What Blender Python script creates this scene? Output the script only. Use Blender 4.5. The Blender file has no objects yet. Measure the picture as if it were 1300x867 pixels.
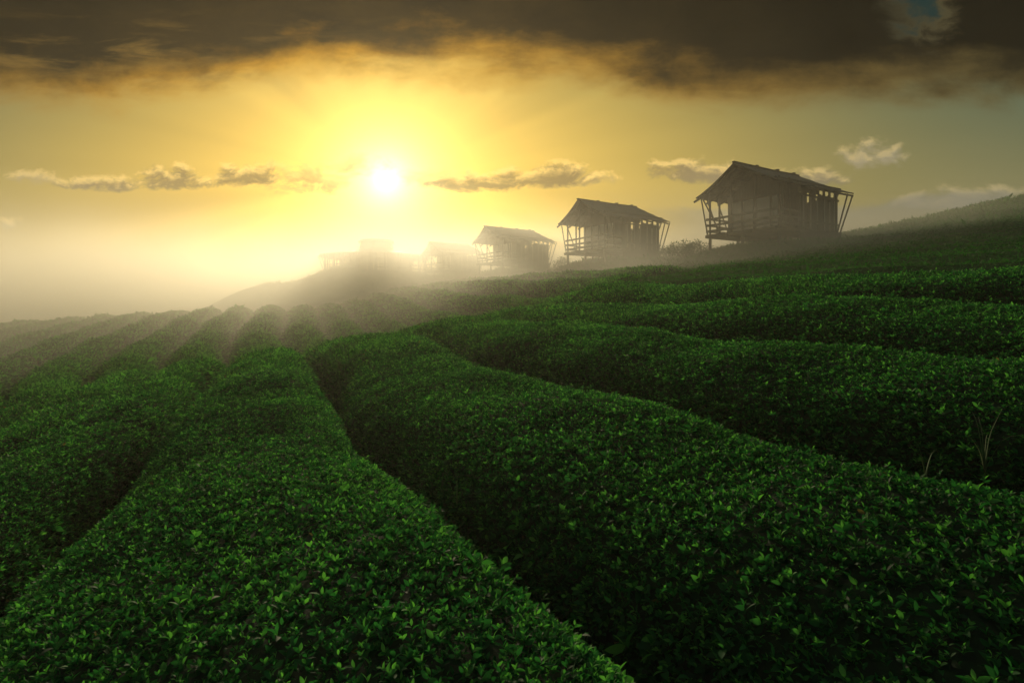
import bpy, math, random
import numpy as np
R = math.radians
rng = np.random.default_rng(7)
random.seed(7)
scene = bpy.context.scene
C = scene.collection

# ------------------------------------------------------------------ camera, sky, sun, exposure
Z0 = 2.3                                   # height of the eye above the datum
cam_d = bpy.data.cameras.new("camera")
cam = bpy.data.objects.new("camera", cam_d); C.objects.link(cam)
cam.location = (0, 0, Z0); cam.rotation_euler = (R(90), 0, 0)
cam_d.lens = 20; cam_d.sensor_width = 36; cam_d.shift_y = -43.5 / 1300
cam_d.clip_start = 0.05; cam_d.clip_end = 6000
scene.camera = cam
FP = 722.2                                 # focal length in photo pixels

scene.view_settings.view_transform = 'Standard'
scene.view_settings.look = 'None'
scene.view_settings.gamma = 1
scene.view_settings.exposure = 0.0
cy = scene.cycles
cy.use_denoising = True
cy.max_bounces = 6; cy.diffuse_bounces = 3; cy.glossy_bounces = 2
cy.transmission_bounces = 4; cy.transparent_max_bounces = 6; cy.volume_bounces = 2
cy.sample_clamp_indirect = 4

SUN_AZ = math.atan((490 - 650) / FP)        # towards the right positive
SUN_EL = math.atan((390 - 228) / FP * math.cos(SUN_AZ))
SUN_DIR = (math.cos(SUN_EL) * math.sin(SUN_AZ), math.cos(SUN_EL) * math.cos(SUN_AZ), math.sin(SUN_EL))
sun_d = bpy.data.lights.new("sun", 'SUN')
sun_d.energy = 2.7; sun_d.angle = R(7); sun_d.color = (1.0, 0.85, 0.55)
sun = bpy.data.objects.new("sun", sun_d); C.objects.link(sun)
from mathutils import Vector
sun.rotation_euler = Vector(SUN_DIR).to_track_quat('Z', 'Y').to_euler()
sun.location = (0, 0, 60)


class G:
    """small helper for node graphs made of maths"""
    def __init__(s, nt): s.nt = nt; s.n = nt.nodes; s.l = nt.links
    def node(s, t, **k):
        n = s.n.new(t)
        for a, b in k.items(): setattr(n, a, b)
        return n
    def put(s, sock, v):
        if isinstance(v, (int, float)): sock.default_value = v
        elif isinstance(v, tuple): sock.default_value = v if len(v) == len(sock.default_value) else tuple(v) + (1,)
        else: s.l.new(v, sock)
    def m(s, op, a, b=0.0, c=0.0, clamp=False):
        n = s.node('ShaderNodeMath', operation=op); n.use_clamp = clamp
        s.put(n.inputs[0], a); s.put(n.inputs[1], b); s.put(n.inputs[2], c)
        return n.outputs[0]
    def add(s, a, b): return s.m('ADD', a, b)
    def sub(s, a, b): return s.m('SUBTRACT', a, b)
    def mul(s, a, b): return s.m('MULTIPLY', a, b)
    def div(s, a, b): return s.m('DIVIDE', a, b)
    def mx(s, a, b): return s.m('MAXIMUM', a, b)
    def mn(s, a, b): return s.m('MINIMUM', a, b)
    def ss(s, x, lo, hi, to0=0.0, to1=1.0):
        n = s.node('ShaderNodeMapRange', interpolation_type='SMOOTHSTEP')
        s.put(n.inputs[0], x); n.inputs[1].default_value = lo; n.inputs[2].default_value = hi
        n.inputs[3].default_value = to0; n.inputs[4].default_value = to1
        return n.outputs[0]
    def mix(s, f, a, b, mode='MIX'):
        n = s.node('ShaderNodeMix', data_type='RGBA', blend_type=mode)
        s.put(n.inputs[0], f); s.put(n.inputs[6], a); s.put(n.inputs[7], b)
        return n.outputs[2]
    def xyz(s, x, y, z):
        n = s.node('ShaderNodeCombineXYZ'); s.put(n.inputs[0], x); s.put(n.inputs[1], y); s.put(n.inputs[2], z)
        return n.outputs[0]
    def noise(s, vec, scale, detail=6, rough=0.55, dist=0.0):
        n = s.node('ShaderNodeTexNoise'); s.l.new(vec, n.inputs['Vector'])
        n.inputs['Scale'].default_value = scale; n.inputs['Detail'].default_value = detail
        n.inputs['Roughness'].default_value = rough; n.inputs['Distortion'].default_value = dist
        return n.outputs[0]
    def gauss(s, r, w):  # exp(-(r/w)^2)
        q = s.div(r, w) if not isinstance(w, (int, float)) else s.mul(r, 1.0 / w)
        return s.m('EXPONENT', s.mul(s.mul(q, q), -1.0))
    def scale(s, col, f):
        n = s.node('ShaderNodeVectorMath', operation='SCALE'); s.put(n.inputs[0], col); s.put(n.inputs['Scale'], f)
        return n.outputs[0]
    def vadd(s, a, b):
        n = s.node('ShaderNodeVectorMath', operation='ADD'); s.put(n.inputs[0], a); s.put(n.inputs[1], b)
        return n.outputs[0]


def build_sky():
    w = bpy.data.worlds.new("World"); scene.world = w; w.use_nodes = True
    nt = w.node_tree; nt.nodes.clear(); g = G(nt)
    tc = g.node('ShaderNodeTexCoord')
    sep = g.node('ShaderNodeSeparateXYZ'); g.l.new(tc.outputs['Generated'], sep.inputs[0])
    x, y, z = sep.outputs
    yy = g.mx(y, 0.12)
    p = g.div(x, yy); q = g.div(z, yy)          # tangent of bearing and of height, seen to the north
    P = lambda px: (px - 650) / FP
    Q = lambda py: (390 - py) / FP
    V = g.xyz(p, q, 0.0)
    # distances from the sun
    dp = g.sub(p, P(490)); dq = g.sub(q, Q(228))
    r = g.m('SQRT', g.add(g.mul(dp, dp), g.mul(dq, dq)))
    rw = g.m('SQRT', g.add(g.mul(g.mul(dp, dp), 0.40), g.mul(dq, dq)))
    # clear air behind the clouds
    sky = g.node('ShaderNodeTexSky', sky_type='NISHITA'); sky.sun_disc = False
    sky.sun_elevation = SUN_EL; sky.sun_rotation = SUN_AZ
    sky.air_density = 1.2; sky.dust_density = 4.0; sky.ozone_density = 1.5
    base = g.scale(g.mix(1.0, sky.outputs[0], (1.0, 0.80, 0.52), 'MULTIPLY'), 0.012)
    grey = g.mix(g.ss(q, 0.05, 0.5), (0.33, 0.31, 0.13), (0.050, 0.13, 0.105))
    base = g.vadd(base, g.scale(grey, 0.56))
    base = g.vadd(base, g.scale((0.50, 0.30, 0.018), g.mul(g.gauss(rw, 0.38), 1.0)))
    base = g.vadd(base, g.scale((0.26, 0.20, 0.02), g.mul(g.gauss(r, 0.21), 1.0)))
    base = g.mix(g.gauss(rw, 0.62), base, g.mix(1.0, base, (1.0, 0.945, 0.58), 'MULTIPLY'))
    # slant beams that fan out from the sun
    ang = g.m('ARCTAN2', dq, dp)
    beam = g.noise(g.xyz(g.mul(ang, 1.0), 0.3, 0.0), 3.2, 2, 0.5)
    bm = g.add(1.0, g.mul(g.mul(g.sub(beam, 0.5), 0.9), g.ss(r, 0.08, 0.3)))
    base = g.scale(base, bm)

    def field(px, py, a, b, flat=1.0, q=q):
        u = g.mul(g.sub(p, P(px)), FP / a); v = g.mul(g.sub(q, Q(py)), FP / b)
        vb = g.mul(v, flat)                       # a flatter underside
        v2 = g.mx(v, g.mul(vb, -1.0))
        return g.sub(1.0, g.add(g.mul(u, u), g.mul(v2, v2)))
    def fine_at(q): return g.sub(g.noise(g.xyz(g.mul(p, 1.0), g.mul(q, 1.7), 3.3), 17, 8, 0.62, 0.3), 0.5)
    fine = fine_at(q)
    dark = [(165, 234, 105, 15), (215, 227, 52, 19), (318, 225, 44, 22), (690, 226, 76, 22), (600, 234, 80, 15),
            (885, 219, 74, 20), (1040, 226, 46, 18)]
    pale = [(40, 226, 40, 13), (385, 222, 95, 27), (430, 214, 70, 22), (560, 226, 70, 14), (1107, 196, 44, 22),
            (735, 226, 50, 16), (1200, 256, 80, 20), (1290, 250, 80, 18), (960, 224, 60, 14), (8, 282, 22, 10)]
    def dens(q):
        fn = fine_at(q)
        D = None
        for c in dark:
            f = field(*c, flat=1.5, q=q); D = f if D is None else g.mx(D, f)
        Pl = None
        for c in pale:
            f = field(*c, q=q); Pl = f if Pl is None else g.mx(Pl, f)
        D = g.mx(D, -2.0); Pl = g.mx(Pl, -2.0)
        return g.add(D, g.mul(fn, 4.6)), g.sub(g.add(Pl, g.mul(fn, 5.8)), 0.15)
    D0, P0 = dens(q); D1, P1 = dens(g.add(q, 0.011))
    glow = g.gauss(rw, 0.42)
    rim = g.mix(glow, (0.44, 0.37, 0.20), (1.30, 0.84, 0.20))
    body = g.mix(glow, (0.17, 0.165, 0.135), (0.34, 0.22, 0.055))
    pbody = g.mix(glow, (0.27, 0.26, 0.20), (0.66, 0.43, 0.10))
    litD = g.mul(g.ss(g.sub(D0, D1), 0.0, 0.9), g.ss(D0, 1.7, 0.6)); litP = g.mul(g.ss(g.sub(P0, P1), -0.2, 1.1), g.ss(P0, 2.4, 0.5))
    colD = g.mix(litD, body, rim)
    colP = g.mix(litP, pbody, rim)
    out = g.mix(g.mul(g.ss(P0, -0.1, 1.2), 0.90), base, colP)
    out = g.mix(g.mul(g.ss(D0, -0.1, 0.9), 0.90), out, colD)
    # low bank over the horizon on the right
    bank = g.add(g.sub(g.add(Q(262), g.mul(g.ss(p, P(1080), P(1180)), 0.026)), q), g.mul(fine, 0.030))
    bank = g.mul(g.ss(bank, -0.004, 0.012), g.ss(p, P(780), P(930)))
    out = g.mix(g.mul(bank, 0.62), out, (0.17, 0.175, 0.15))
    # the dark deck overhead
    edge = g.node('ShaderNodeFloatCurve')
    cv = edge.mapping.curves[0]
    pts = [(0.0, 128), (0.12, 128), (0.2, 112), (0.35, 97), (0.5, 99), (0.62, 118), (0.72, 134), (0.82, 132), (0.92, 124), (1.0, 120)]
    cv.points[0].location = (0, Q(pts[0][1])); cv.points[1].location = (1, Q(pts[-1][1]))
    for a, b in pts[1:-1]: cv.points.new(a, Q(b))
    edge.mapping.update()
    g.l.new(g.m('ADD', g.mul(p, FP / 1300), 0.5, clamp=True), edge.inputs['Value'])
    big = g.sub(g.noise(g.xyz(p, g.mul(q, 2.4), 8.1), 4.2, 7, 0.55, 0.35), 0.5)
    wis = g.sub(g.noise(g.xyz(g.mul(p, 0.55), g.mul(q, 3.0), 1.7), 9.0, 6, 0.6, 0.4), 0.5)
    dq2 = g.sub(q, edge.outputs[0])
    dd = g.add(dq2, g.add(g.mul(big, 0.13), g.mul(fine, 0.035)))
    puff = g.sub(g.noise(g.xyz(p, g.mul(q, 1.5), 5.5), 6.5, 8, 0.6, 0.2), 0.5)
    cover = g.ss(dd, -0.030, 0.040)
    thick = g.ss(g.add(dd, g.add(g.mul(wis, 0.05), g.mul(puff, 0.13))), -0.02, 0.095)
    lee = g.gauss(g.sub(p, P(420)), 0.62)
    edgec = g.mix(lee, (0.095, 0.076, 0.028), (0.70, 0.34, 0.020))
    core = g.mix(g.gauss(g.sub(p, P(480)), 0.52), (0.005, 0.005, 0.003), (0.034, 0.019, 0.003))
    core = g.scale(core, g.add(0.72, g.mul(puff, 2.6)))
    deck = g.mix(thick, edgec, core)
    # torn patches high on the left with gold light in them
    tear = g.mul(g.mul(g.ss(wis, -0.02, 0.22), g.gauss(g.sub(p, P(170)), 0.42)), g.gauss(g.sub(q, Q(72)), 0.055))
    deck = g.mix(g.mul(tear, 0.7), deck, (0.27, 0.155, 0.030))
    # gap of open teal sky in the upper right
    gap = g.add(field(1168, -12, 52, 54, flat=0.8), g.mul(fine, 3.4))
    gapm = g.ss(gap, -0.5, 1.1)
    gcol = g.mix(g.ss(gap, 0.2, 1.2), (0.045, 0.042, 0.022), (0.004, 0.026, 0.027))
    rimside = g.ss(p, P(1120), P(1215))
    gcol = g.mix(g.mul(g.ss(gap, 0.9, 0.1), rimside), gcol, (0.12, 0.10, 0.045))
    deck = g.mix(gapm, deck, gcol)
    # unseen sky behind the viewer and overhead, brightened to fill the near hedges
    out = g.mix(cover, out, deck)
    back = g.ss(y, 0.35, -0.1)
    over = g.mul(g.ss(z, 0.52, 0.85), 1.0)       # paler sky straight overhead, out of the picture, added as fill light
    out = g.mix(g.mx(back, over), out, g.mix(g.ss(z, 0.0, 0.7), (0.10, 0.115, 0.10), (0.20, 0.24, 0.22)))
    # the sun itself burning through
    s1 = g.scale((1.0, 0.84, 0.50), g.div(0.72, g.add(1.0, g.mul(g.mul(r, r), 1 / 0.055 ** 2))))
    s2 = g.scale((1.0, 0.74, 0.24), g.mul(g.gauss(r, 0.12), 0.36))
    s3 = g.scale((1.0, 0.95, 0.8), g.div(1.0, g.add(1.0, g.mul(g.mul(r, r), 1 / 0.024 ** 2))))
    front = g.mul(g.ss(y, 0.0, 0.2), g.sub(1.0, g.add(g.mul(g.ss(P0, -0.1, 1.2), 0.35), g.mul(cover, 0.5))))
    out = g.vadd(out, g.scale(g.vadd(g.vadd(s1, s2), s3), front))
    bg = g.node('ShaderNodeBackground'); g.put(bg.inputs[0], out); bg.inputs[1].default_value = 1.0
    o = g.node('ShaderNodeOutputWorld'); g.l.new(bg.outputs[0], o.inputs[0])
    w.cycles.sampling_method = 'MANUAL'; w.cycles.sample_map_resolution = 1024
build_sky()

# ------------------------------------------------------------------ helpers
def tag(o, label=None, cat=None, group=None, kind=None):
    if label: o['label'] = label
    if cat: o['category'] = cat
    if group: o['group'] = group
    if kind: o['kind'] = kind
    return o

def mesh_np(name, V, F_list, mats, parent=None, smooth=False, tint=None, midx=None):
    """V (n,3); F_list list of (m,k) index arrays"""
    me = bpy.data.meshes.new(name)
    me.vertices.add(len(V)); me.vertices.foreach_set('co', np.asarray(V, np.float32).ravel())
    loops = np.concatenate([f.ravel() for f in F_list]).astype(np.int32)
    tot = np.concatenate([np.full(len(f), f.shape[1], np.int32) for f in F_list])
    start = np.concatenate([[0], np.cumsum(tot)[:-1]]).astype(np.int32)
    me.loops.add(len(loops)); me.loops.foreach_set('vertex_index', loops)
    me.polygons.add(len(tot)); me.polygons.foreach_set('loop_start', start)
    me.polygons.foreach_set('loop_total', tot)
    if midx is not None: me.polygons.foreach_set('material_index', midx.astype(np.int32))
    if smooth: me.polygons.foreach_set('use_smooth', np.ones(len(tot), bool))
    for m in mats: me.materials.append(m)
    if tint is not None:
        a = me.attributes.new('tint', 'FLOAT', 'POINT'); a.data.foreach_set('value', tint.astype(np.float32))
    me.update(calc_edges=True)
    o = bpy.data.objects.new(name, me); C.objects.link(o)
    if parent: o.parent = parent
    return o

class MB:
    """collects boxes, beams and quads into one mesh"""
    def __init__(s): s.v = []; s.f = []
    def raw(s, v, f):
        b = len(s.v); s.v += [tuple(a) for a in v]; s.f += [tuple(i + b for i in q) for q in f]
    def box(s, x0, x1, y0, y1, z0, z1):
        s.raw([(x0, y0, z0), (x1, y0, z0), (x1, y1, z0), (x0, y1, z0), (x0, y0, z1), (x1, y0, z1), (x1, y1, z1), (x0, y1, z1)],
              [(0, 3, 2, 1), (4, 5, 6, 7), (0, 1, 5, 4), (1, 2, 6, 5), (2, 3, 7, 6), (3, 0, 4, 7)])
    def beam(s, a, b, w, h=None, taper=1.0, rnd=False):
        a = Vector(a); b = Vector(b); h = h or w; d = (b - a).normalized()
        up = Vector((0, 0, 1)) if abs(d.z) < 0.9 else Vector((1, 0, 0))
        sx = d.cross(up).normalized(); sy = sx.cross(d)
        if rnd:
            n = 8; ring = [(math.cos(2 * math.pi * i / n) * w / 2, math.sin(2 * math.pi * i / n) * w / 2) for i in range(n)]
        else:
            ring = [(-w / 2, -h / 2), (w / 2, -h / 2), (w / 2, h / 2), (-w / 2, h / 2)]
        n = len(ring)
        v = [a + sx * i + sy * j for i, j in ring] + [b + sx * i * taper + sy * j * taper for i, j in ring]
        f = [(i, (i + 1) % n, n + (i + 1) % n, n + i) for i in range(n)] + [tuple(range(n))[::-1], tuple(range(n, 2 * n))]
        s.raw(v, f)
    def build(s, name, mat, parent=None, bevel=0.0):
        me = bpy.data.meshes.new(name); me.from_pydata(s.v, [], s.f); me.materials.append(mat)
        o = bpy.data.objects.new(name, me); C.objects.link(o)
        if parent: o.parent = parent
        if bevel:
            m = o.modifiers.new('bevel', 'BEVEL'); m.width = bevel; m.segments = 1
        return o

def mat_new(name):
    m = bpy.data.materials.new(name); m.use_nodes = True
    nt = m.node_tree; nt.nodes.clear(); g = G(nt)
    out = g.node('ShaderNodeOutputMaterial'); b = g.node('ShaderNodeBsdfPrincipled')
    g.l.new(b.outputs[0], out.inputs[0])
    return m, g, b, out

def obj_coord(g):
    return g.node('ShaderNodeTexCoord').outputs['Object']

def mat_leaf(name, dark, mid, young_lit, transl=0.45, trans_scale=2.2):
    m, g, b, out = mat_new(name)
    at = g.node('ShaderNodeAttribute', attribute_name='tint'); t = at.outputs['Fac']
    c = g.mix(g.ss(t, 0.0, 0.5), dark, mid); c = g.mix(g.ss(t, 0.55, 1.0), c, young_lit)
    c = g.mix(g.ss(t, 1.15, 1.3), c, (0.07, 0.055, 0.022))
    geo = g.node('ShaderNodeNewGeometry')
    big = g.noise(geo.outputs['Position'], 0.9, 4, 0.6)
    c = g.mix(g.ss(big, 0.35, 0.7), c, g.scale(c, 1.45))
    g.put(b.inputs['Base Color'], c)
    b.inputs['Roughness'].default_value = 0.66
    b.inputs['Specular IOR Level'].default_value = 0.16
    tr = g.node('ShaderNodeBsdfTranslucent'); g.put(tr.inputs[0], g.mix(1.0, g.scale(c, trans_scale), (0.80, 1.0, 0.60), 'MULTIPLY'))
    mx = g.node('ShaderNodeMixShader'); mx.inputs[0].default_value = transl
    g.l.new(b.outputs[0], mx.inputs[1]); g.l.new(tr.outputs[0], mx.inputs[2]); g.l.new(mx.outputs[0], out.inputs[0])
    return m

M_leaf = mat_leaf('tea_leaf', (0.005, 0.022, 0.008), (0.014, 0.076, 0.018), (0.072, 0.215, 0.035))
M_shrub = mat_leaf('shrub_leaf', (0.012, 0.03, 0.01), (0.03, 0.07, 0.02), (0.06, 0.11, 0.03))
M_grass = mat_leaf('hill_grass_blade', (0.014, 0.050, 0.010), (0.022, 0.085, 0.016), (0.05, 0.14, 0.03), 0.35)
M_straw = mat_leaf('weed_stalk', (0.03, 0.06, 0.02), (0.05, 0.09, 0.03), (0.09, 0.12, 0.05), 0.3)

def mat_noise(name, a, b_, scale, rough=0.9, stretch=(1, 1, 1), bump=0.0, detail=6, spec=0.3):
    m, g, b, out = mat_new(name)
    mp = g.node('ShaderNodeMapping'); g.l.new(obj_coord(g), mp.inputs[0]); mp.inputs['Scale'].default_value = stretch
    n = g.noise(mp.outputs[0], scale, detail, 0.62)
    g.put(b.inputs['Base Color'], g.mix(g.ss(n, 0.3, 0.72), a, b_))
    b.inputs['Roughness'].default_value = rough; b.inputs['Specular IOR Level'].default_value = spec
    if bump:
        bp = g.node('ShaderNodeBump'); bp.inputs['Strength'].default_value = bump; bp.inputs['Distance'].default_value = 0.02
        g.l.new(n, bp.inputs['Height']); g.l.new(bp.outputs[0], b.inputs['Normal'])
    return m

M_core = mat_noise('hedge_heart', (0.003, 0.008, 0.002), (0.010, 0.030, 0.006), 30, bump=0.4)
M_soil = mat_noise('soil', (0.012, 0.010, 0.006), (0.035, 0.028, 0.018), 6, bump=0.6)
M_wood = mat_noise('weathered_wood', (0.045, 0.036, 0.025), (0.105, 0.085, 0.060), 5, 0.85, (0.6, 6, 6), 0.4)
M_wood2 = mat_noise('dark_wood', (0.030, 0.024, 0.017), (0.070, 0.056, 0.040), 5, 0.85, (6, 6, 0.6), 0.4)
M_roof = mat_noise('roof_sheet', (0.15, 0.14, 0.12), (0.25, 0.23, 0.20), 3, 0.6, (1, 5, 1), 0.2)
M_sheet = mat_noise('window_sheet', (0.20, 0.20, 0.18), (0.33, 0.32, 0.29), 2, 0.5)
def _sheet():
    m, g, b, out = mat_new('window_sheet')
    n = g.noise(obj_coord(g), 2, 4); c = g.mix(n, (0.50, 0.49, 0.45), (0.70, 0.69, 0.64)); g.put(b.inputs['Base Color'], c); b.inputs['Roughness'].default_value = 0.5
    t = g.node('ShaderNodeBsdfTranslucent'); g.put(t.inputs[0], c); mx = g.node('ShaderNodeMixShader'); mx.inputs[0].default_value = 0.6
    g.l.new(b.outputs[0], mx.inputs[1]); g.l.new(t.outputs[0], mx.inputs[2]); g.l.new(mx.outputs[0], out.inputs[0]); return m
M_sheet = _sheet()
M_pale = mat_noise('pale_wood', (0.12, 0.105, 0.08), (0.22, 0.19, 0.15), 5, 0.85, (6, 6, 0.6), 0.4)
M_stem = mat_noise('tea_wood', (0.03, 0.022, 0.014), (0.08, 0.06, 0.04), 20)

# ------------------------------------------------------------------ the lie of the land
TH = R(27.9)
ST, CT = math.sin(TH), math.cos(TH)
def uv2xy(u, v): return u * CT - v * ST, u * ST + v * CT
def xy2uv(x, y): return x * CT + y * ST, -x * ST + y * CT

_us = np.linspace(-60, 120, 1801)
def _smooth(xs, ys, w=13):
    f = np.interp(_us, xs, ys); k = np.hanning(2 * w + 1); k /= k.sum()
    return np.convolve(np.pad(f, w, mode='edge'), k, 'valid')
_near = _smooth([-60, -20, -9, -5, -3.7, -1.8, 0, 2, 4, 5.9, 7.9, 9.9, 12, 16, 20, 26, 30, 36, 44, 70, 120],
                [-5, -3.8, -3.0, -2.1, -1.86, -1.46, -1.07, -0.85, -0.42, -0.10, 0.34, 0.78, 1.12, 1.65, 2.25, 3.30, 4.1, 5.3, 7.0, 8.2, 8.2])
_vs = np.linspace(-60, 400, 2301)
_fb = np.interp(_vs, [-60, 14, 19, 24, 30, 36, 41, 45, 50, 58, 75, 400], [-1.55, -1.55, -1.72, -1.62, -1.22, -0.76, -0.40, -0.3, -0.6, -2.2, -5, -6])
_k = np.hanning(21); _k /= _k.sum(); _fb = np.convolve(np.pad(_fb, 10, mode='edge'), _k, 'valid')
def sstep(x, a, b):
    t = np.clip((x - a) / (b - a), 0, 1); return t * t * (3 - 2 * t)
HUTS = [(13.46, 29.33, 3.77, 58.6), (7.02, 39.47, 3.83, 58.2), (0.19, 52.3, 4.04, 55.6), (-6.6, 64.0, 4.02, 55.0)]
PAV = (-16.7, 70.0, 4.2)
def land(u, v):
    """height, relative to the eye, of the surface formed by the tops of the hedges"""
    u = np.asarray(u, float); v = np.asarray(v, float)
    n = np.interp(u, _us, _near) + 0.12 * sstep(v, 4, 11.5) * sstep(u, -3.2, -1) * (1 - sstep(u, 2, 8))
    far = np.interp(v, _vs, _fb) + np.where(u < 0, 0.075 * np.maximum(u, -25), 0.035 * u)
    b = sstep(v, 10.5, 21)
    low = n * (1 - b) + far * b
    w = sstep(u, 6.5, 15)
    z = low * (1 - w) + n * w
    # the hill stops climbing behind the huts, farther along
    over = np.maximum(z - 4.0, 0) * sstep(u, 26, 31)
    z = z - over * sstep(v, 17, 29)
    z = z - 0.9 * sstep(v, 95, 160) * np.clip(z + 6, 0, None)
    x, y = uv2xy(u, v)
    z = z + 6.0 * np.exp(-(((x + 27) / 9.5) ** 2 + ((y - 63) / 9) ** 2))
    z = z + 1.4 * np.exp(-(((x - PAV[0]) / 14) ** 2 + ((y - PAV[1]) / 9) ** 2))
    return z
HH = 0.88
HILL_U = 9.2
def lump(x, y, s=1.0, seed=0):
    r = np.random.default_rng(seed); o = 0
    for i in range(7):
        a = r.uniform(0, 6.28); f = s * r.uniform(0.5, 1.7); o = o + np.sin((x * math.cos(a) + y * math.sin(a)) * f + r.uniform(0, 6.28))
    return o / 7
def hill_rows(u): return 0.5 + 0.5 * np.cos((u - 0.15) / 1.95 * 2 * math.pi)
def ground_z(u, v):
    z = land(u, v)
    m = sstep(u, HILL_U - 0.2, HILL_U + 1.2)
    end = sstep(v, 50, 58)
    m = np.maximum(m, end)
    x, y = uv2xy(u, v)
    rip = 0.10 * hill_rows(u - 0.0035 * np.minimum(v, 13) ** 2 - 0.09 * np.maximum(v - 13, 0) + 0.25 * lump(x, y, 0.25, 3)) * m * (1 - sstep(u, 24, 27)) * (1 - sstep(v, 55, 70))
    z = z - HH * (1 - m) + rip - 0.10 * m - 0.15 * m + 0.08 * lump(x, y, 1.3, 5) * m
    for hx, hy, hz, ha in HUTS:
        wgt = np.exp(-(((x - hx) ** 2 + (y - hy) ** 2) / 3.6 ** 2) ** 1.5)
        z = z + (hz - 0.50 - z) * wgt
    return z

# ground sheet: fine near, coarse to the horizon
ug = np.concatenate([np.linspace(-420, -60, 19)[:-1], np.linspace(-60, -14, 47)[:-1], np.arange(-14, 46, 0.3), np.linspace(46, 90, 45)[1:], np.linspace(90, 420, 16)[1:]])
vg = np.concatenate([np.linspace(-420, -30, 16)[:-1], np.arange(-30, 110, 0.5), np.linspace(110, 200, 46)[1:], np.linspace(200, 420, 12)[1:]])
U, Vv = np.meshgrid(ug, vg, indexing='ij')
gx, gy = uv2xy(U, Vv)
gz = ground_z(U, Vv)
rr = np.hypot(gx, gy)
gz = gz * (1 - sstep(rr, 110, 190)) + (-8.0) * sstep(rr, 110, 190) + Z0
nu, nv = U.shape
idx = np.arange(nu * nv).reshape(nu, nv)
Fq = np.stack([idx[:-1, :-1], idx[1:, :-1], idx[1:, 1:], idx[:-1, 1:]], -1).reshape(-1, 4)

def mat_ground():
    m, g, b, out = mat_new('ground')
    at = g.node('ShaderNodeAttribute', attribute_name='tint')
    pos = g.node('ShaderNodeNewGeometry').outputs['Position']
    n1 = g.noise(pos, 1.2, 8, 0.65); n2 = g.noise(pos, 22, 5, 0.7)
    grass = g.mix(g.ss(n1, 0.3, 0.7), (0.014, 0.045, 0.010), (0.030, 0.075, 0.018))
    grass = g.mix(g.ss(n2, 0.42, 0.7), grass, (0.045, 0.090, 0.028))
    soil = g.mix(g.ss(n2, 0.35, 0.7), (0.010, 0.008, 0.005), (0.038, 0.028, 0.017))
    soil = g.mix(g.ss(g.noise(pos, 3.1, 4), 0.52, 0.7), soil, (0.012, 0.022, 0.006))
    g.put(b.inputs['Base Color'], g.mix(at.outputs['Fac'], soil, grass))
    b.inputs['Roughness'].default_value = 0.95; b.inputs['Specular IOR Level'].default_value = 0.1
    bp = g.node('ShaderNodeBump'); bp.inputs['Strength'].default_value = 0.8; bp.inputs['Distance'].default_value = 0.06
    g.l.new(n2, bp.inputs['Height']); g.l.new(bp.outputs[0], b.inputs['Normal'])
    return m
gt = np.maximum(sstep(U, HILL_U - 0.3, HILL_U + 0.6), sstep(Vv, 50, 54))
ground = mesh_np('ground', np.stack([gx, gy, gz], -1).reshape(-1, 3), [Fq], [mat_ground()], smooth=True, tint=gt.ravel())
tag(ground, kind='structure')

def gz_xy(x, y):
    u, v = xy2uv(x, y); return float(ground_z(np.array(u), np.array(v))) + Z0

# ------------------------------------------------------------------ leaves
def leaf_batch(Pp, Nn, size, detail, tintv, spread=0.9, width=0.235, droop=0.25):
    """leaves at points Pp, growing along a direction mixed from the normal and a random one"""
    n = len(Pp)
    rnd = rng.normal(size=(n, 3)); 
    a = Nn * 1.0 + rnd * spread * 0.55
    a /= np.linalg.norm(a, axis=1, keepdims=True)
    t = rng.normal(size=(n, 3)); side = np.cross(a, t); side /= np.linalg.norm(side, axis=1, keepdims=True) + 1e-9
    # the leaf's face looks up where it can
    nor = np.cross(side, a)
    flip = nor[:, 2] < 0; nor[flip] *= -1; side[flip] *= -1
    L = size[:, None]
    wd = L * width * rng.uniform(0.8, 1.25, (n, 1))
    dr = droop * rng.uniform(0.2, 1.8, (n, 1))
    if detail:
        st = [(0.0, 0.0), (0.22, 0.72), (0.52, 1.0), (0.80, 0.62), (1.0, 0.0)]
    else:
        st = [(0.0, 0.0), (0.45, 1.0), (1.0, 0.0)]
    vs = []
    for s, w in st:
        c = Pp + a * L * s - nor * L * dr * s * s
        if w == 0: vs.append(c)
        else:
            lift = nor * wd * w * 0.35
            vs += [c - side * wd * w + lift, c, c + side * wd * w + lift]
    k = len(vs); Vt = np.stack(vs, 1).reshape(-1, 3)
    b = (np.arange(n) * k)[:, None]
    if detail:
        tri = np.array([[0, 2, 1], [0, 3, 2], [7, 8, 10], [8, 9, 10]])
        quad = np.array([[1, 2, 5, 4], [2, 3, 6, 5], [4, 5, 8, 7], [5, 6, 9, 8]])
    else:
        tri = np.array([[0, 2, 1], [0, 3, 2], [1, 2, 4], [2, 3, 4]]); quad = None
    Ft = (b[:, :, None] + tri[None]).reshape(-1, 3)
    Fq_ = (b[:, :, None] + quad[None]).reshape(-1, 4) if quad is not None else None
    return Vt, Ft, Fq_, np.repeat(tintv, k)

class Leaves:
    def __init__(s): s.V = []; s.T = []; s.Q = []; s.t = []; s.n = 0
    def add(s, batch):
        V, T, Q, t = batch
        s.V.append(V); s.T.append(T + s.n); s.t.append(t)
        if Q is not None: s.Q.append(Q + s.n)
        s.n += len(V)

def view_ok(x, y, margin=8):
    az = np.degrees(np.arctan2(x, y)); d = np.hypot(x, y)
    return (np.abs(az) < 43 + margin) | (d < 2.2)

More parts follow.
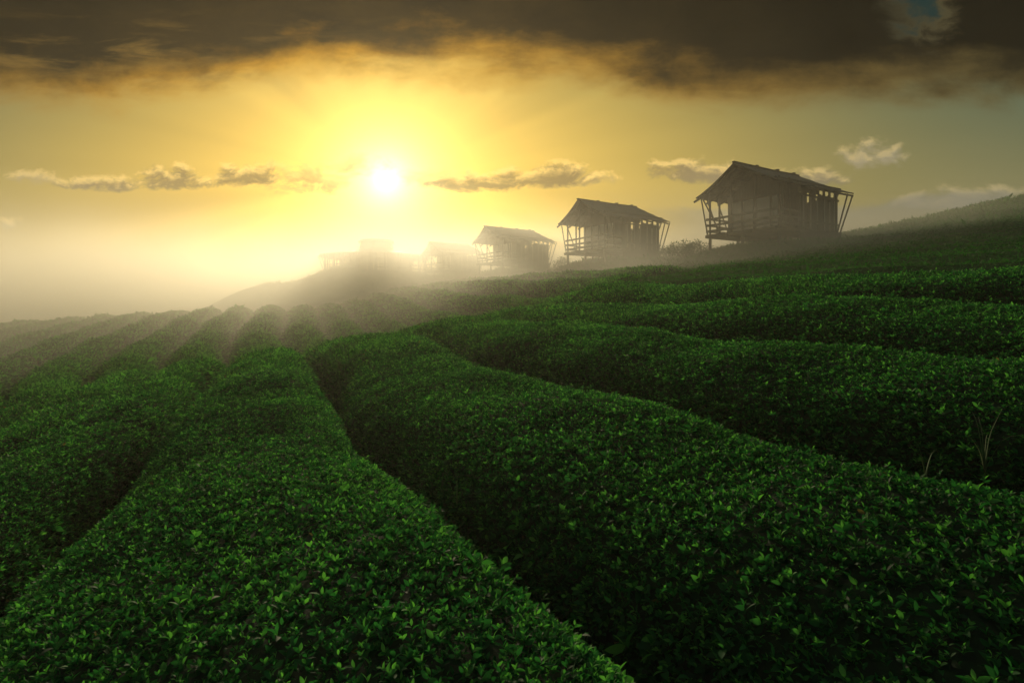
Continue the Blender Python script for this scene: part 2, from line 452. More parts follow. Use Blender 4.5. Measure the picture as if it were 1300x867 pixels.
# ------------------------------------------------------------------ tea hedges
HALF = 0.945
TOTAL = [0]
def row_shape(k, v, ph):
    """position on hedge k at distance v along it, ph 0..pi across it"""
    bend = 0.0035 * np.clip(v, 0, 13) ** 2 + 0.091 * np.maximum(v - 13, 0)
    u0 = 0.14 + 1.95 * k + (0.13 if k > 0 else -0.17 if k < 0 else 0)
    sc = 1 + (0.10 * (1 - sstep(v, 3, 9)) if k <= 0 else 0) - (0.30 * sstep(v, 2.5, 11.5) * (1 - sstep(v, 13.5, 24)) if k <= 0 else 0 * v)   # the left rows pinch together at the crest
    uc = 1.15 + (u0 - 1.15) * sc + bend
    uc = uc + (0.07 * np.sin(v * 0.55 + k * 1.7) + 0.04 * np.sin(v * 1.31 + k * 2.9)) * np.where(k == 0, 0.6, 1)
    uc = uc + 0.30 * np.sin(v * 0.16 + 0.4) * sstep(v, 20, 30)
    wv = (HALF + (0.08 if k == 0 else -0.06 if k == -1 else 0)) * sc * (1 + 0.05 * np.sin(v * 0.83 + k * 4.1) + 0.04 * np.sin(v * 2.1 + k))
    c, s = np.cos(ph), np.sin(ph)
    fr = sstep(v, 17, 24)
    off = np.sign(c) * np.abs(c) ** (0.68 + 0.32 * fr) * wv
    u = uc - off
    dome = np.clip(s, 0, 1) ** (0.56 + 0.34 * fr)
    x, y = uv2xy(u, v)
    lm = 0.045 * lump(x, y, 2.6, 11) + 0.036 * lump(x, y, 6.5, 12) + 0.02 * lump(x, y, 14, 14) + 0.075 * lump(x, y, 0.8, 13) + 0.05 * np.sin(v * 0.95 + k * 2.3) * np.sin(v * 0.37 + k)
    z = land(u, v) - HH + (HH * (1 + 0.18 * fr) + lm) * dome * (1 + 0.0 * v)
    return np.stack([x, y, z + Z0 + 0 * x], -1)

def make_hedge(k, v0, v1, label):
    # heart of the hedge: a closed dark body just inside the leaves
    vv = np.concatenate([np.arange(v0, min(16, v1), 0.22), np.arange(max(16, v0), v1, 0.45)]) if v0 < 16 else np.arange(v0, v1, 0.45)
    ph = np.linspace(0.0, math.pi, 19)
    A, B = np.meshgrid(vv, ph, indexing='ij')
    S = row_shape(k, A, B)
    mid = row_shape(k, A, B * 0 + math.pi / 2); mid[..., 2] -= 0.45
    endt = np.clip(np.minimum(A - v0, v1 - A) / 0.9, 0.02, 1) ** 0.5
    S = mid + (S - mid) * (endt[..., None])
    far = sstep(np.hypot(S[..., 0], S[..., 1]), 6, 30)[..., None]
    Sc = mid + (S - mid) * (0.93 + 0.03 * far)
    n1, n2 = A.shape
    ii = np.arange(n1 * n2).reshape(n1, n2)
    Fb = np.stack([ii[:-1, :-1], ii[1:, :-1], ii[1:, 1:], ii[:-1, 1:]], -1).reshape(-1, 4)
    lv = Leaves()
    lv.V.append(Sc.reshape(-1, 3)); lv.t.append(np.zeros(n1 * n2)); lv.n = n1 * n2
    nb = len(Fb)
    # sample leaves per cell by area
    dv = S[1:, :-1] - S[:-1, :-1]; dphi = S[:-1, 1:] - S[:-1, :-1]
    nrm = np.cross(dphi, dv); area = np.linalg.norm(nrm, axis=-1)
    nrm = nrm / (area[..., None] + 1e-9)
    outw = S[:-1, :-1] - mid[:-1, :-1]
    sg = np.sign((nrm * outw).sum(-1))[..., None]; nrm = nrm * np.where(sg == 0, 1, sg)
    cx, cy_, cz = S[:-1, :-1, 0], S[:-1, :-1, 1], S[:-1, :-1, 2]
    dist = np.sqrt(cx ** 2 + cy_ ** 2 + (cz - Z0) ** 2)
    size = np.clip(0.0041 * dist, 0.024, 0.18)
    # cells that turn well away from the viewer need few leaves
    vd = np.stack([-cx, -cy_, Z0 - cz], -1) / dist[..., None]
    facing = (nrm * vd).sum(-1)
    dens = np.where(dist > 14, 3.6, 4.6) / size ** 2 * (np.where(facing > -0.35, 1.0, 0.25))
    ok = view_ok(cx, cy_) & (dist > 0.55)
    cnt = rng.poisson(np.where(ok, dens * area, 0))
    ci, cj = np.nonzero(cnt); c = cnt[ci, cj]
    I = np.repeat(ci, c); J = np.repeat(cj, c); n = len(I)
    if n:
        fa, fb = rng.random(n)[:, None], rng.random(n)[:, None]
        P = (S[I, J] * (1 - fa) * (1 - fb) + S[I + 1, J] * fa * (1 - fb) + S[I, J + 1] * (1 - fa) * fb + S[I + 1, J + 1] * fa * fb)
        N = nrm[I, J]; sz = size[I, J] * rng.lognormal(0, 0.26, n)
        top = sstep(N[:, 2], 0.25, 0.9)
        # depth: some leaves sit inside, some shoots stand proud
        P = P - N * (rng.random(n)[:, None] ** 1.5) * 0.06
        proud = (rng.random(n) < 0.05) * rng.random(n); P = P + (N * 0.5 + [0, 0, 0.5]) * (proud * 0.055)[:, None]
        lm2 = lump(P[:, 0], P[:, 1], 5.0, 21)
        young_lit = np.clip(0.95 * rng.random(n) ** 1.5 + 0.22 * top + 0.26 * lm2 - 0.02, 0, 1)
        young_lit = np.clip(young_lit + 0.22 * sstep(dist[I, J], 13, 20), 0, 1)  # far hedges get a paler tint: sunlit look put into the leaf colour
        young_lit = np.where(rng.random(n) < 0.006, 1.5, young_lit)
        sz = sz * (1.28 - 0.36 * top)
        G_ = N * (0.55 + 0.25 * top[:, None]) + np.array([0, 0, 1.0]) * (0.25 + 0.35 * top[:, None])
        near = dist[I, J] < 4.2
        fars = dist[I, J] >= 9
        if fars.any(): lv.add(leaf_batch(P[fars], G_[fars], sz[fars], False, young_lit[fars], spread=1.25))
        # nearer than that the leaves sit in whorls round upright shoots
        sh = (~fars) & (rng.random(n) < 0.27)
        Ps, Gs, zs, ys, ns = P[sh], G_[sh], sz[sh], young_lit[sh], near[sh]
        Gs = Gs + rng.normal(0, 0.22, Gs.shape); Gs /= np.linalg.norm(Gs, axis=1, keepdims=True)
        a1 = np.cross(Gs, rng.normal(size=Gs.shape)); a1 /= np.linalg.norm(a1, axis=1, keepdims=True); a2 = np.cross(Gs, a1)
        for q in range(4):
            th = q * 2.4 + rng.normal(0, 0.35, len(Ps)); out_ = (0.25, 0.75, 1.15, 1.5)[q]
            dr = Gs * 0.9 + (a1 * np.cos(th)[:, None] + a2 * np.sin(th)[:, None]) * out_
            dr /= np.linalg.norm(dr, axis=1, keepdims=True)
            lz = zs * (0.72, 0.95, 1.12, 1.2)[q] * rng.uniform(0.85, 1.15, len(Ps))
            P4 = Ps + Gs * (zs * (0.45, 0.30, 0.10, -0.15)[q])[:, None]
            y4 = np.where(ys > 1.2, 1.5 if q == 2 else 0.3, np.clip(ys * 0.75 + (0.36, 0.16, -0.04, -0.18)[q], 0, 1))
            for msk, det in ((ns, True), (~ns, False)):
                if msk.any(): lv.add(leaf_batch(P4[msk], dr[msk], lz[msk], det, y4[msk], spread=0.18, droop=0.32))
        TOTAL[0] += n
    V = np.concatenate(lv.V); T = np.concatenate(lv.T) if lv.T else np.zeros((0, 3), int)
    Fl = [Fb, T] + ([np.concatenate(lv.Q)] if lv.Q else [])
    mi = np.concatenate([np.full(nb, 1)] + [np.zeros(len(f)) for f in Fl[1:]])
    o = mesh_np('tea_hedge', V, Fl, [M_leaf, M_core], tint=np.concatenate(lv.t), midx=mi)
    tag(o, label, 'tea hedge', 'long clipped tea hedges side by side')
    return o

LAB = {
    0: 'broad rounded tea hedge straight ahead, left side of the dark central furrow',
    1: 'widest tea hedge, right side of the dark central furrow, filling the lower right corner',
    2: 'tea hedge with grass stalks in its dark foot, behind the widest hedge on the right',
    3: 'fourth tea hedge up the right slope, a level green band just under the topmost one',
    4: 'topmost near tea hedge of the right slope, below the misty grass hill',
    5: 'smooth distant tea hedge beyond the crest, nearest of three below the second hut',
    -1: 'dark tea hedge left of the broad rounded hedge, beyond a black furrow',
    -2: 'low tea hedge at the left edge, last dark one before the misty hollow',
    -3: 'first misty tea hedge behind the low dark one at the left edge',
    -4: 'second hazy tea hedge of the hollow counted from the dark left hedges',
    -5: 'third hazy tea hedge of the hollow counted from the dark left hedges',
    -6: 'fourth hazy tea hedge of the hollow, fading near the left edge',
    -7: 'fifth hazy tea hedge of the hollow, a faint ridge at the far left skyline',
    -8: 'farthest and faintest tea hedge at the far left skyline',
    6: 'pale green tea hedge nearest the grass hill in the distance, under the huts',
    7: 'short distant tea hedge at the very foot of the misty hill slope',
}
for k in range(-8, 8):
    v0 = -1.6 if k >= -2 else (6.0 if k > -5 else 12.0)
    if k >= 5: v0 = 15.0
    make_hedge(k, v0, 50.0, LAB[k])
print('leaves', TOTAL[0])

# ------------------------------------------------------------------ grass on the hill
def hill_grass():
    lv = Leaves(); n = 170000
    # sample by bearing and distance so that near slopes get the most
    az = R(1) * rng.uniform(-24, 50, n); d = np.exp(rng.uniform(math.log(8), math.log(75), n))
    x, y = d * np.sin(az), d * np.cos(az); u, v = xy2uv(x, y)
    ok = ((u > HILL_U - 0.1) | (v > 51)) & (u < 50)
    x, y, u, v, d = x[ok], y[ok], u[ok], v[ok], d[ok]
    z = ground_z(u, v) + Z0
    n = len(x)
    P = np.stack([x, y, z], -1); N = np.tile([0, 0, 1.0], (n, 1)) + rng.normal(0, 0.25, (n, 3))
    sz = np.clip(0.0042 * d, 0.05, 0.26) * rng.lognormal(0, 0.3, n)
    t = np.clip(rng.random(n) * 0.8 + 0.3 * lump(x, y, 0.9, 31), 0, 1)
    lv.add(leaf_batch(P, N, sz, False, t, spread=1.1, width=0.16, droop=0.45))
    o = mesh_np('hill_grass', np.concatenate(lv.V), [np.concatenate(lv.T)], [M_grass], tint=np.concatenate(lv.t))
    tag(o, 'low rough grass and weeds covering the misty hill below the huts', 'grass', kind='stuff')
hill_grass()

# ------------------------------------------------------------------ huts
def roof_profile(t):  # t 0 ridge .. 1 eave : (y, z) half width 2.4
    y = 2.5 * t; z = 1.30 * (1 - t) ** 1.14 + 0.04
    return y, z
class HB(MB):
    """hut pieces: y counts towards the side that faces the slope below"""
    def raw(s, v, f): MB.raw(s, [(a[0], -a[1], a[2]) for a in v], [tuple(q)[::-1] for q in f])

def make_hut():
    h = bpy.data.objects.new('wooden_hut', None); C.objects.link(h)
    HE = 1.9                                  # eave height over the deck
    rj = random.Random(5)
    # deck: boards
    mb = HB()
    for i in range(26):
        x0 = -2.6 + i * 0.2; mb.box(x0, x0 + 0.188, -2.1 + rj.uniform(-.03, .03), 2.1 + rj.uniform(-.03, .03), -0.04 + rj.uniform(-.004, .004), 0.0)
    deck = mb.build('deck', M_wood, h)
    mb = HB()
    for yv in (-2.0, -0.7, 0.7, 2.0): mb.beam((-2.72, yv, -0.12), (2.62, yv, -0.12), 0.10, 0.14)
    mb.build('joist', M_wood2, deck)
    for xv in (-2.45, -0.2, 2.4):
        for yv in (-1.95, 0, 1.95):
            s = HB(); s.beam((xv, yv, -2.0), (xv, yv, -0.19), 0.15, rnd=True); s.build('stilt', M_wood2, h)
    # low plank skirt below the cabin
    mb = HB()
    for i in range(17):
        x0 = -0.95 + i * 0.2; mb.box(x0, x0 + 0.18, 2.03, 2.06, -1.3 + rj.uniform(-.1, .1), -0.20)
    mb.build('skirt', M_wood2, h)
    # veranda posts
    for (px, py) in ((-2.45, -1.95), (-2.45, -0.65), (-2.45, 0.65), (-2.45, 1.95), (-1.7, -1.95), (-1.7, 1.95)):
        s = HB(); s.beam((px, py, 0.0), (px + rj.uniform(-.03, .03), py, HE + (0.42 if abs(py) > 1 else 1.0)), 0.11, rnd=True); s.build('post', M_wood2, h)
    # cabin corner posts
    for (px, py) in ((-0.95, -1.9), (-0.95, 1.9), (2.35, -1.9), (2.35, 1.9)):
        s = HB(); s.box(px - 0.07, px + 0.07, py - 0.07, py + 0.07, 0.0, HE + 0.38); s.build('corner_post', M_wood2, h, 0.008)
    # slant struts reaching the eaves
    top = HE + 0.02
    for (a, b) in (((-2.5, -2.05, -0.1), (-2.75, -2.28, top)), ((-2.5, 2.05, -0.1), (-2.75, 2.28, top)),
                   ((-2.45, -1.3, 0.0), (-2.75, -2.2, top)), ((-1.6, -2.05, 0), (-2.3, -2.28, top)), ((-0.95, -2.0, 0.2), (-1.5, -2.28, top)),
                   ((-1.6, 2.05, 0), (-2.3, 2.28, top)),
                   ((2.55, 1.9, -0.35), (2.93, 2.44, top - .02)), ((2.5, -2.0, -0.25), (3.0, -2.1, top + .1)), ((2.5, 0.9, -0.3), (2.95, 1.75, top + 0.25)), ((2.3, 2.02, 0.0), (2.5, 2.42, top))):
        s = HB(); s.beam(a, b, 0.075, rnd=True); s.build('strut', M_wood2, h)
    # rails round the veranda: uneven boards
    for z in (0.18, 0.48, 0.80):
        s = HB(); s.beam((-2.52, -2.15, z + rj.uniform(-.02, .02)), (-2.52, 2.15, z + rj.uniform(-.05, .05)), 0.03, 0.11); s.build('rail', M_wood, h)
        for sy in (-1, 1):
            s = HB(); s.beam((-2.62, 2.03 * sy, z + rj.uniform(-.02, .02)), (-0.9, 2.03 * sy, z + rj.uniform(-.04, .04)), 0.03, 0.10); s.build('rail', M_wood, h)
    # front wall of the cabin: posts, head, sill and pale sheets between
    fx = -0.95
    fw = HB()
    for yv, wd in ((-1.1, .1), (-0.35, .12), (0.55, .12), (1.15, .1)): fw.box(fx - .04, fx + .04, yv - wd / 2, yv + wd / 2, 0, HE + 0.3)
    fw.box(fx - .05, fx + .05, -1.83, 1.83, HE - 0.12, HE + 0.05); fw.box(fx - .048, fx + .048, -1.83, 1.83, 0.0, 0.12)
    fw.box(fx - .046, fx + .046, -1.83, 1.83, 0.62, 0.70)
    for i in range(5): fw.box(fx - .03, fx + .03, 1.22 + i * .125, 1.22 + i * .125 + .115, 0.0, HE + 0.2)
    fw.build('front_frame', M_wood2, h)
    for (a, b) in ((-1.80, -1.15), (-1.05, -0.41), (-0.29, 0.49), (0.61, 1.10)):
        s = HB(); s.box(fx - .008, fx + .008, a + .01, b - .01, 0.14, HE - 0.13); s.build('window_sheet', M_sheet, h)
    # gable boards above the front
    gb = HB()
    for i in range(22):
        y0 = -1.86 + i * 0.17; yc = y0 + .08; _, rz = roof_profile(abs(yc) / 2.4)
        if rz > 0.2: gb.box(fx - .02, fx + .02, y0, y0 + .16, HE + 0.06, HE + rz - 0.06)
    gb.build('gable_board', M_wood2, h)
    # long walls of upright planks, irregular, with an open strip below the roof
    for sy in (-1, 1):
        wl = HB(); x = -0.86
        while x < 2.27:
            w = rj.uniform(0.11, 0.19); w = min(w, 2.28 - x)
            if (rj.random() > 0.05 or sy < 0):
                t = HE - 0.07 + rj.uniform(-0.07, 0.04) - (0.05 if rj.random() < .25 else 0)
                off = rj.uniform(-.012, .012)
                wl.box(x, x + w - rj.uniform(.006, .03), 1.90 * sy + off - .012, 1.90 * sy + off + .012, -0.02, t)
            x += w
        wl.beam((-0.9, 1.945 * sy, 0.42), (2.6, 1.945 * sy, 0.40), 0.05, 0.09)
        wl.beam((-0.9, 1.945 * sy, HE - 0.25), (2.55, 1.945 * sy, HE - 0.27), 0.05, 0.09)
        wl.build('side_wall', M_wood2, h)
        if sy > 0:
            for xx, t0, t1 in ((-0.55, .1, 1.7), (0.05, .0, 1.75), (0.62, .3, 1.6), (1.25, .0, 1.7), (1.7, .0, 1.5), (2.12, .1, 1.72)):
                pl = HB(); pl.box(xx, xx + 0.13, 1.922, 1.934, t0, t1); pl.build('pale_plank', M_pale, h)
        tp = HB(); tp.beam((-2.7, 1.9 * sy, HE + 0.33), (2.75, 1.9 * sy, HE + 0.33), 0.11, 0.12)
        for xx in (-0.2, 0.35, 0.9, 1.4, 1.9): tp.box(xx - .07, xx + .07, 1.84 * sy - 0.03, 1.84 * sy + 0.03, HE - 0.1, HE + 0.28)
        for i in range(9): tp.box(-0.88 + i * .18, -0.88 + i * .18 + .165, 1.865 * sy - .008, 1.865 * sy + .008, HE - 0.12, HE + 0.275)
        tp.build('wall_plate', M_wood2, h)
    bw = HB()
    x = -1.82
    while x < 1.8:
        w = min(rj.uniform(.12, .18), 1.82 - x); bw.box(2.34, 2.365, x, x + w - .012, -0.02, HE - 0.1 + rj.uniform(-.08, .03)); x += w
    bw.build('rear_wall', M_wood2, h)
    # roof: concave slopes, the ridge running out beyond the eaves
    def slope(sy):
        nx, nt = 40, 12; th = 0.055; top_, bot = [], []
        for i in range(nx + 1):
            for j in range(nt + 1):
                t = j / nt; yv, zv = roof_profile(t)
                e0 = -2.9 - 0.2 * (1 - t) ** 1.6; e1 = 2.9 - 0.75 * (1 - t) ** 1.2
                xx = e0 + (e1 - e0) * i / nx
                sag = -0.05 * math.cos((xx) / 3.0 * 1.4) * (1 - t * .4)
                rip = 0.012 * math.sin(xx * 30) if True else 0
                top_.append((xx, sy * (yv + 0.01), HE + zv + sag + rip + .05)); bot.append((xx, sy * (yv + 0.01), HE + zv + sag + rip + .05 - th))
        m = nt + 1; V = top_ + bot; O = len(top_); F = []
        for i in range(nx):
            for j in range(nt):
                a = i * m + j; q = (a, a + 1, a + m + 1, a + m)
                F.append(q); F.append(tuple(O + s_ for s_ in q[::-1]))
        for i in range(nx):
            for j in (0, nt):
                a = i * m + j; F.append((a, a + m, O + a + m, O + a))
        for j in range(nt):
            for i in (0, nx):
                a = i * m + j; F.append((a, a + 1, O + a + 1, O + a))
        s = HB(); s.raw(V, F); return s
    r1 = slope(1).build('roof_slope', M_roof, h); r2 = slope(-1).build('roof_slope', M_roof, h)
    rc = HB(); rc.beam((-3.16, 0, HE + 1.40), (0, 0, HE + 1.355), 0.14, 0.07); rc.beam((0, 0, HE + 1.355), (2.2, 0, HE + 1.37), 0.14, 0.07)
    rc.build('ridge_cap', M_wood, h)
    # purlins whose ends stick out past the verge, rafters whose tails show below the eaves
    for t in (0.30, 0.55, 0.78):
        for sy in (-1, 1):
            yv, zv = roof_profile(t); s = HB(); s.beam((-3.02, sy * yv, HE + zv - 0.06), (2.86 - 0.75 * (1 - t), sy * yv, HE + zv - 0.06), 0.07, 0.08); s.build('purlin', M_wood2, h)
    for xx in (-2.85, -1.9, -0.95, 0.0, 0.95, 1.9, 2.55):
        for sy in (-1, 1):
            s = HB()
            ts = [0.02 if xx < 2.5 else 0.62, 0.3, 0.55, 0.8, 1.06]
            if xx > 2.5: ts = [0.62, 0.8, 1.06]
            for a, b in zip(ts[:-1], ts[1:]):
                ya, za = roof_profile(a); yb, zb = roof_profile(min(b, 1)); 
                if b > 1: yb += 0.16; zb -= 0.075
                s.beam((xx, sy * ya, HE + za - 0.14), (xx, sy * yb, HE + zb - 0.14 + (0.05 if b > 0.9 else 0)), 0.075, 0.09)
            s.build('rafter', M_wood2, h)
    # loose stones and battens holding down the roof edge
    for xx, t in ((-1.4, .03), (0.3, .03), (1.7, .03)):
        yv, zv = roof_profile(t); s = HB(); s.box(xx - .09, xx + .09, -0.12, 0.12, HE + zv + 0.10, HE + zv + 0.16); s.build('ridge_block', M_wood, h, 0.015)
    return h

def copy_tree(o, parent=None):
    c = o.copy(); C.objects.link(c)
    if parent: c.parent = parent
    for ch in list(o.children): copy_tree(ch, c)
    return c
hut = make_hut()
M_roof_dark = mat_noise('unlit_roof', (0.05, 0.042, 0.032), (0.10, 0.085, 0.065), 3, 0.8, (1, 5, 1), 0.2)  # darker copy of the roof sheet, its lack of light put into the colour
hl = ['nearest and darkest wooden hut on stilts, high on the right of the ridge',
      'second wooden hut on the ridge, pale roof and railed veranda, in thin mist',
      'third wooden hut along the ridge, half faded, between the second hut and the faintest hut',
      'faintest small hut in the mist, mostly hidden behind the third hut']
for i, (x, y, z, a) in enumerate(HUTS):
    o = hut if i == 0 else copy_tree(hut)
    o.location = (x, y, z + Z0); o.rotation_euler = (0, 0, R(90 - a) + math.pi * 0)
    o.scale = ((1, 1, 1), (1.0, 1.0, 1.02), (1.03, 1.0, 0.96), (0.97, 1.05, 0.95))[i]
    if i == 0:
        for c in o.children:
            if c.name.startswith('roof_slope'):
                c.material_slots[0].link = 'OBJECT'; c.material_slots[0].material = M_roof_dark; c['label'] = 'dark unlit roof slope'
    else:                                    # each hut has lost other pieces
        kids = [c for c in o.children if c.name.startswith(('strut', 'rail', 'ridge_block', 'post'))]
        for c in random.Random(20 + i).sample(kids, 4): bpy.data.objects.remove(c)
    tag(o, hl[i], 'hut', 'wooden huts along the misty ridge')

# round pavilion at the far end
def make_pavilion():
    h = bpy.data.objects.new('round_pavilion', None); C.objects.link(h)
    n = 12; Rr = 7.4
    def ring(r, z, k=n, ph=0.13): return [(r * math.cos(2 * math.pi * i / k + ph), r * math.sin(2 * math.pi * i / k + ph), z) for i in range(k)]
    def shell(rs, th=0.12):
        s = MB(); V = []; F = []
        for r, z in rs: V += ring(r, z)
        for r, z in rs: V += ring(r, z - th)
        m = len(rs); O = m * n
        for a in range(m - 1):
            for i in range(n):
                j = (i + 1) % n
                F.append((a * n + i, a * n + j, (a + 1) * n + j, (a + 1) * n + i)); F.append((O + (a + 1) * n + i, O + (a + 1) * n + j, O + a * n + j, O + a * n + i))
        for a in (0, m - 1):
            for i in range(n):
                j = (i + 1) % n; F.append((a * n + i, a * n + j, O + a * n + j, O + a * n + i))
        s.raw(V, F); return s
    shell([(Rr + 0.9, 2.45), (5.2, 2.95), (3.4, 3.35), (2.2, 3.7)]).build('lower_roof', M_roof, h)
    shell([(2.6, 4.75), (2.3, 5.0), (1.2, 5.15), (0.05, 5.2)]).build('upper_roof', M_roof, h)
    shell([(2.5, 3.5), (2.2, 4.75)], 0.01).build('lantern_wall', M_wood2, h)
    s = MB(); V = ring(Rr, 0) + ring(Rr, -0.25); s.raw(V, [tuple(range(n)), tuple(range(n, 2 * n))[::-1]] + [(i, (i + 1) % n, n + (i + 1) % n, n + i) for i in range(n)]); s.build('deck', M_wood, h)
    for k, (x, y, _) in enumerate(ring(Rr - 0.2, 0, 24)):
        s = MB(); s.beam((x, y, 0), (x, y, 2.65), 0.2, rnd=True); s.build('post', M_wood2, h)
        s = MB(); s.beam((x, y, -2.6), (x, y, -0.26), 0.22, rnd=True); s.build('stilt', M_wood2, h)
    w = MB()
    pts = ring(5.2, 0, 24, 0.0)
    for i in range(24):
        if i % 4 == 3:
            w.beam(Vector(pts[i]) + Vector((0, 0, 2.7)), Vector(pts[(i + 1) % 24]) + Vector((0, 0, 2.7)), 0.1)
            w.beam(Vector(pts[i]) + Vector((0, 0, 0.08)), Vector(pts[(i + 1) % 24]) + Vector((0, 0, 0.08)), 0.1)
            continue
        a, b = Vector(pts[i]), Vector(pts[(i + 1) % 24]); d = (b - a)
        for t in (0.0, 0.33, 0.66):
            c0 = a + d * t; c1 = a + d * (t + 0.30); w.raw([c0, c1, c1 + Vector((0, 0, 2.8)), c0 + Vector((0, 0, 2.8)), c0 * 0.985, c1 * 0.985, c1 * 0.985 + Vector((0, 0, 2.8)), c0 * 0.985 + Vector((0, 0, 2.8))],
                  [(0, 1, 2, 3), (7, 6, 5, 4), (0, 4, 5, 1), (1, 5, 6, 2), (2, 6, 7, 3), (3, 7, 4, 0)])
    w.build('plank_wall', M_wood2, h)
    for z in (0.4, 0.9):
        s = MB(); p = ring(Rr - .1, z, 24)
        for i in range(24): s.beam(p[i], p[(i + 1) % 24], 0.06, 0.12)
        s.build('rail', M_wood, h)
    for i, (x, y, _) in enumerate(ring(1, 0, 12, 0.13)):
        s = MB(); s.beam((x * (Rr - .1), y * (Rr - .1), -0.2), (x * (Rr + .75), y * (Rr + .75), 2.42), 0.12, rnd=True); s.build('strut', M_wood2, h)
    h.location = (PAV[0], PAV[1], PAV[2] + Z0); h.scale = (0.84, 0.84, 0.80)
    tag(h, 'wide low pavilion with a round cap on its roof, faint at the far left', 'pavilion')
make_pavilion()

# ------------------------------------------------------------------ bushes on the ridge
def shrub(x, y, h, w, label, n=900):
    z = gz_xy(x, y); d = math.hypot(x, y)
    lv = Leaves()
    c = []
    for i in range(9): c.append((rng.normal(0, w * .28), rng.normal(0, w * .28), rng.uniform(.35, .85) * h, rng.uniform(.18, .34) * w))
    c = np.array(c); k = rng.integers(0, 9, n)
    dirs = rng.normal(size=(n, 3)); dirs /= np.linalg.norm(dirs, axis=1, keepdims=True)
    P = c[k, :3] + dirs * (c[k, 3] * rng.random(n) ** .4)[:, None]
    P[:, 2] = np.clip(P[:, 2], 0.02, None)
    lv.add(leaf_batch(P, dirs + [0, 0, .5], np.full(n, 0.10) * rng.lognormal(0, .3, n) * max(1, d / 40), False, rng.random(n), 1.2))
    o = mesh_np('shrub', np.concatenate(lv.V), [np.concatenate(lv.T)], [M_shrub], tint=np.concatenate(lv.t))
    o.location = (x, y, z)
    s = MB()
    for i in range(5): s.beam((0, 0, -0.1), (c[i, 0], c[i, 1], c[i, 2]), 0.05, taper=.4, rnd=True)
    s.build('stem', M_stem, o)
    tag(o, label, 'shrub', 'shrubs on the ridge beside the huts')
def at(px, d): return ((px - 650) / FP * d, d)
SH = [(868, 31, .8, 1.3, 'small round shrub below the left corner of the nearest hut'),
      (886, 31, .7, 1.1, 'taller shrub touching the deck of the nearest hut'),
      (849, 38, .7, 1.0, 'low ragged shrub right of the second hut'),
      (862, 40, .8, 1.3, 'shrub midway between the second hut and the nearest hut'),
      (716, 46, 1.0, 1.4, 'shrub at the left foot of the second hut'),
      (392, 84, 3.4, 4.5, 'faint rounded bush left of the round pavilion')]
for px, d, h, w, lb in SH:
    x, y = at(px, d); shrub(x, y, h, w, lb, 1400 if h > 2 else 800)

# weeds that stand in the furrow on the right
def weed(px, py, d, n, label, hgt=.4):
    x, y = at(px, d); z = Z0 - (py - 390) / FP * d
    V, F, T = [], [], []
    for i in range(n):
        a = random.uniform(0, 6.28); ln = hgt * random.uniform(.6, 1.2); w = random.uniform(.003, .006); bend = random.uniform(.3, 1.1)
        b = len(V); ks = 8; kink = random.uniform(.4, .8)
        px_, pz = 0.0, 0.0; ang = random.uniform(0.05, .35)
        for s in range(ks + 1):
            t = s / ks; ww = w * (1 - t * .8)
            cx, cy_ = math.cos(a) * px_, math.sin(a) * px_
            V += [(cx - math.sin(a) * ww, cy_ + math.cos(a) * ww, pz), (cx + math.sin(a) * ww, cy_ - math.cos(a) * ww, pz), (cx, cy_, pz + ww * .8)]
            px_ += math.sin(ang) * ln / ks; pz += math.cos(ang) * ln / ks; ang += bend / ks * (3.5 if abs(t - kink) < .13 else .6)
            if s:
                p0 = b + (s - 1) * 3; q = b + s * 3
                for k in range(3): F.append((p0 + k, p0 + (k + 1) % 3, q + (k + 1) % 3, q + k))
        T += [random.random()] * ((ks + 1) * 3)
    o = mesh_np('weed', np.array(V), [np.array(F)], [M_straw], tint=np.array(T)); o.location = (x, y, z)
    tag(o, label, 'weed', 'pale grass stalks among the hedges')
weed(1250, 600, 2.75, 7, 'tall pale grass stalks bent over the furrow near the right edge', .30)
weed(1175, 610, 2.85, 4, 'thin grass stalks low in the furrow, left of the taller stalks', .18)
weed(1245, 560, 3.0, 3, 'single kinked grass stalks on the hedge side at the right edge', .2)
weed(250 + 330, 640, 3.3, 3, 'pale grass stalks in the dark central furrow', .3)

# ------------------------------------------------------------------ haze
def haze():
    m = bpy.data.materials.new('haze'); m.use_nodes = True; nt = m.node_tree; nt.nodes.clear()
    o = nt.nodes.new('ShaderNodeOutputMaterial'); v = nt.nodes.new('ShaderNodeVolumePrincipled')
    v.inputs['Color'].default_value = (1.0, 0.91, 0.75, 1); v.inputs['Density'].default_value = 0.0019
    v.inputs['Anisotropy'].default_value = 0.55
    nt.links.new(v.outputs[0], o.inputs['Volume'])
    s = MB(); s.box(-640, 640, -640, 640, Z0 - 10.5, Z0 + 9.0)
    b = s.build('haze', m); tag(b, kind='stuff'); b['label'] = 'pale morning mist filling the whole valley'
haze()

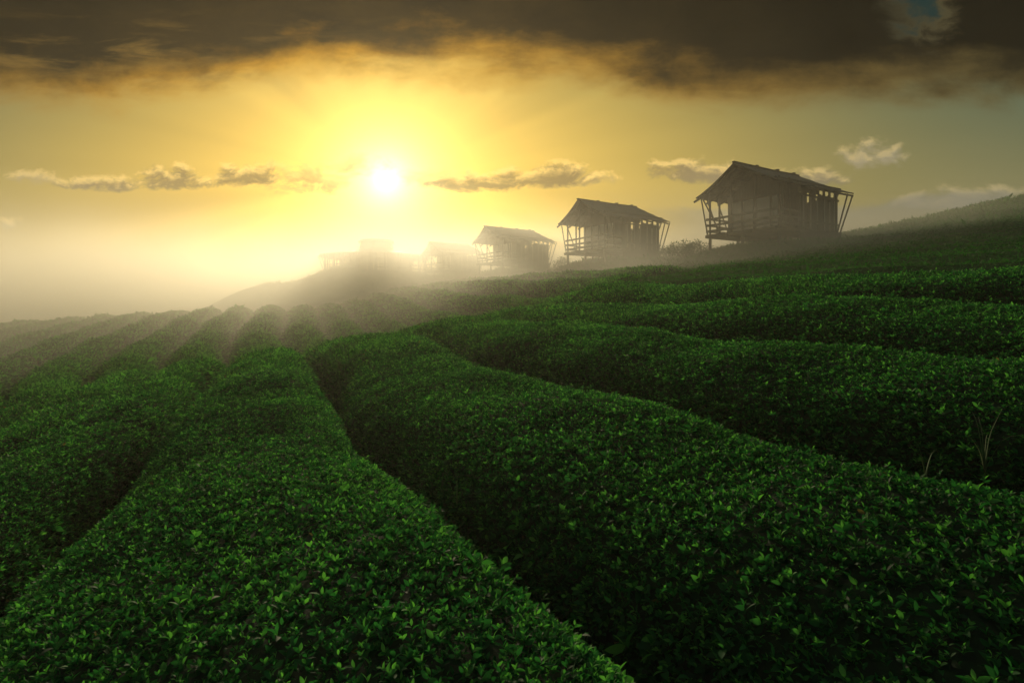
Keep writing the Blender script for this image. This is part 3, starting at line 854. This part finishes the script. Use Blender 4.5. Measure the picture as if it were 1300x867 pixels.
def mist():
    """ground mist: thick near the ground of the hollow and the ridge foot, thinning upwards"""
    m = bpy.data.materials.new('mist'); m.use_nodes = True; nt = m.node_tree; nt.nodes.clear(); g = G(nt)
    o = g.node('ShaderNodeOutputMaterial'); vol = g.node('ShaderNodeVolumePrincipled')
    vol.inputs['Color'].default_value = (0.99, 0.955, 0.88, 1)
    vol.inputs['Anisotropy'].default_value = 0.62
    pos = g.node('ShaderNodeNewGeometry').outputs['Position']
    sp = g.node('ShaderNodeSeparateXYZ'); g.l.new(pos, sp.inputs[0]); x, y, z = sp.outputs
    u = g.add(g.mul(x, CT), g.mul(y, ST)); v = g.sub(g.mul(y, CT), g.mul(x, ST))
    low = g.ss(v, 17, 46, -2.2 + Z0, -0.9 + Z0)
    fc = g.node('ShaderNodeFloatCurve'); cv = fc.mapping.curves[0]      # height of the slope across the hill, /10
    us_ = [0, 5, 8, 10, 12, 16, 20, 26, 30, 40]; hs = [-0.9, -0.5, 0.1, 0.5, 0.9, 1.5, 2.3, 3.3, 3.9, 5.0]
    cv.points[0].location = (0, (hs[0] + 2) / 10); cv.points[1].location = (1, (hs[-1] + 2) / 10)
    for a, b in list(zip(us_, hs))[1:-1]: cv.points.new(a / 40, (b + 2) / 10)
    fc.mapping.update(); g.l.new(g.m('MULTIPLY', u, 1 / 40, clamp=True), fc.inputs['Value'])
    hill = g.add(g.mul(fc.outputs[0], 10.0), Z0 - 2)
    w = g.ss(u, 6, 13)
    base = g.add(g.mul(low, g.sub(1.0, w)), g.mul(hill, w))
    scale = g.ss(v, 22, 56, 1.15, 5.2)
    up = g.div(g.mx(g.sub(z, base), 0.0), scale)
    d = g.m('EXPONENT', g.mul(up, -1.0))
    lead = g.add(v, g.add(g.mul(g.mx(g.sub(-2.5, u), 0.0), 1.5), g.mul(g.ss(u, 10, 17), 15.0)))
    d = g.mul(d, g.ss(lead, 16.5, 37))
    d = g.mul(d, g.ss(x, 30, 14, 0.62, 1.0))
    d = g.mul(d, g.mul(g.ss(v, 112, 84), g.ss(z, Z0 + 8.6, Z0 + 5.0)))
    d = g.mul(d, g.mul(g.ss(x, -88, -66), g.ss(x, 50, 34)))
    d = g.mul(d, g.ss(y, 104, 86))
    n = g.noise(pos, 0.13, 2, 0.5)
    d = g.mul(d, g.ss(n, 0.28, 0.72, 0.55, 1.35))
    g.l.new(g.mul(g.mul(d, g.ss(v, 30, 55, 1.0, 1.18)), 0.078), vol.inputs['Density'])
    g.l.new(vol.outputs[0], o.inputs['Volume'])
    try: m.cycles.volume_step_rate = 0.35
    except Exception: pass
    s = MB(); s.box(-90, 52, 6, 106, Z0 - 9.0, Z0 + 8.8)
    b = s.build('mist', m); tag(b, kind='stuff'); b['label'] = 'ground mist lying in the hollow and over the foot of the ridge below the huts'
mist()
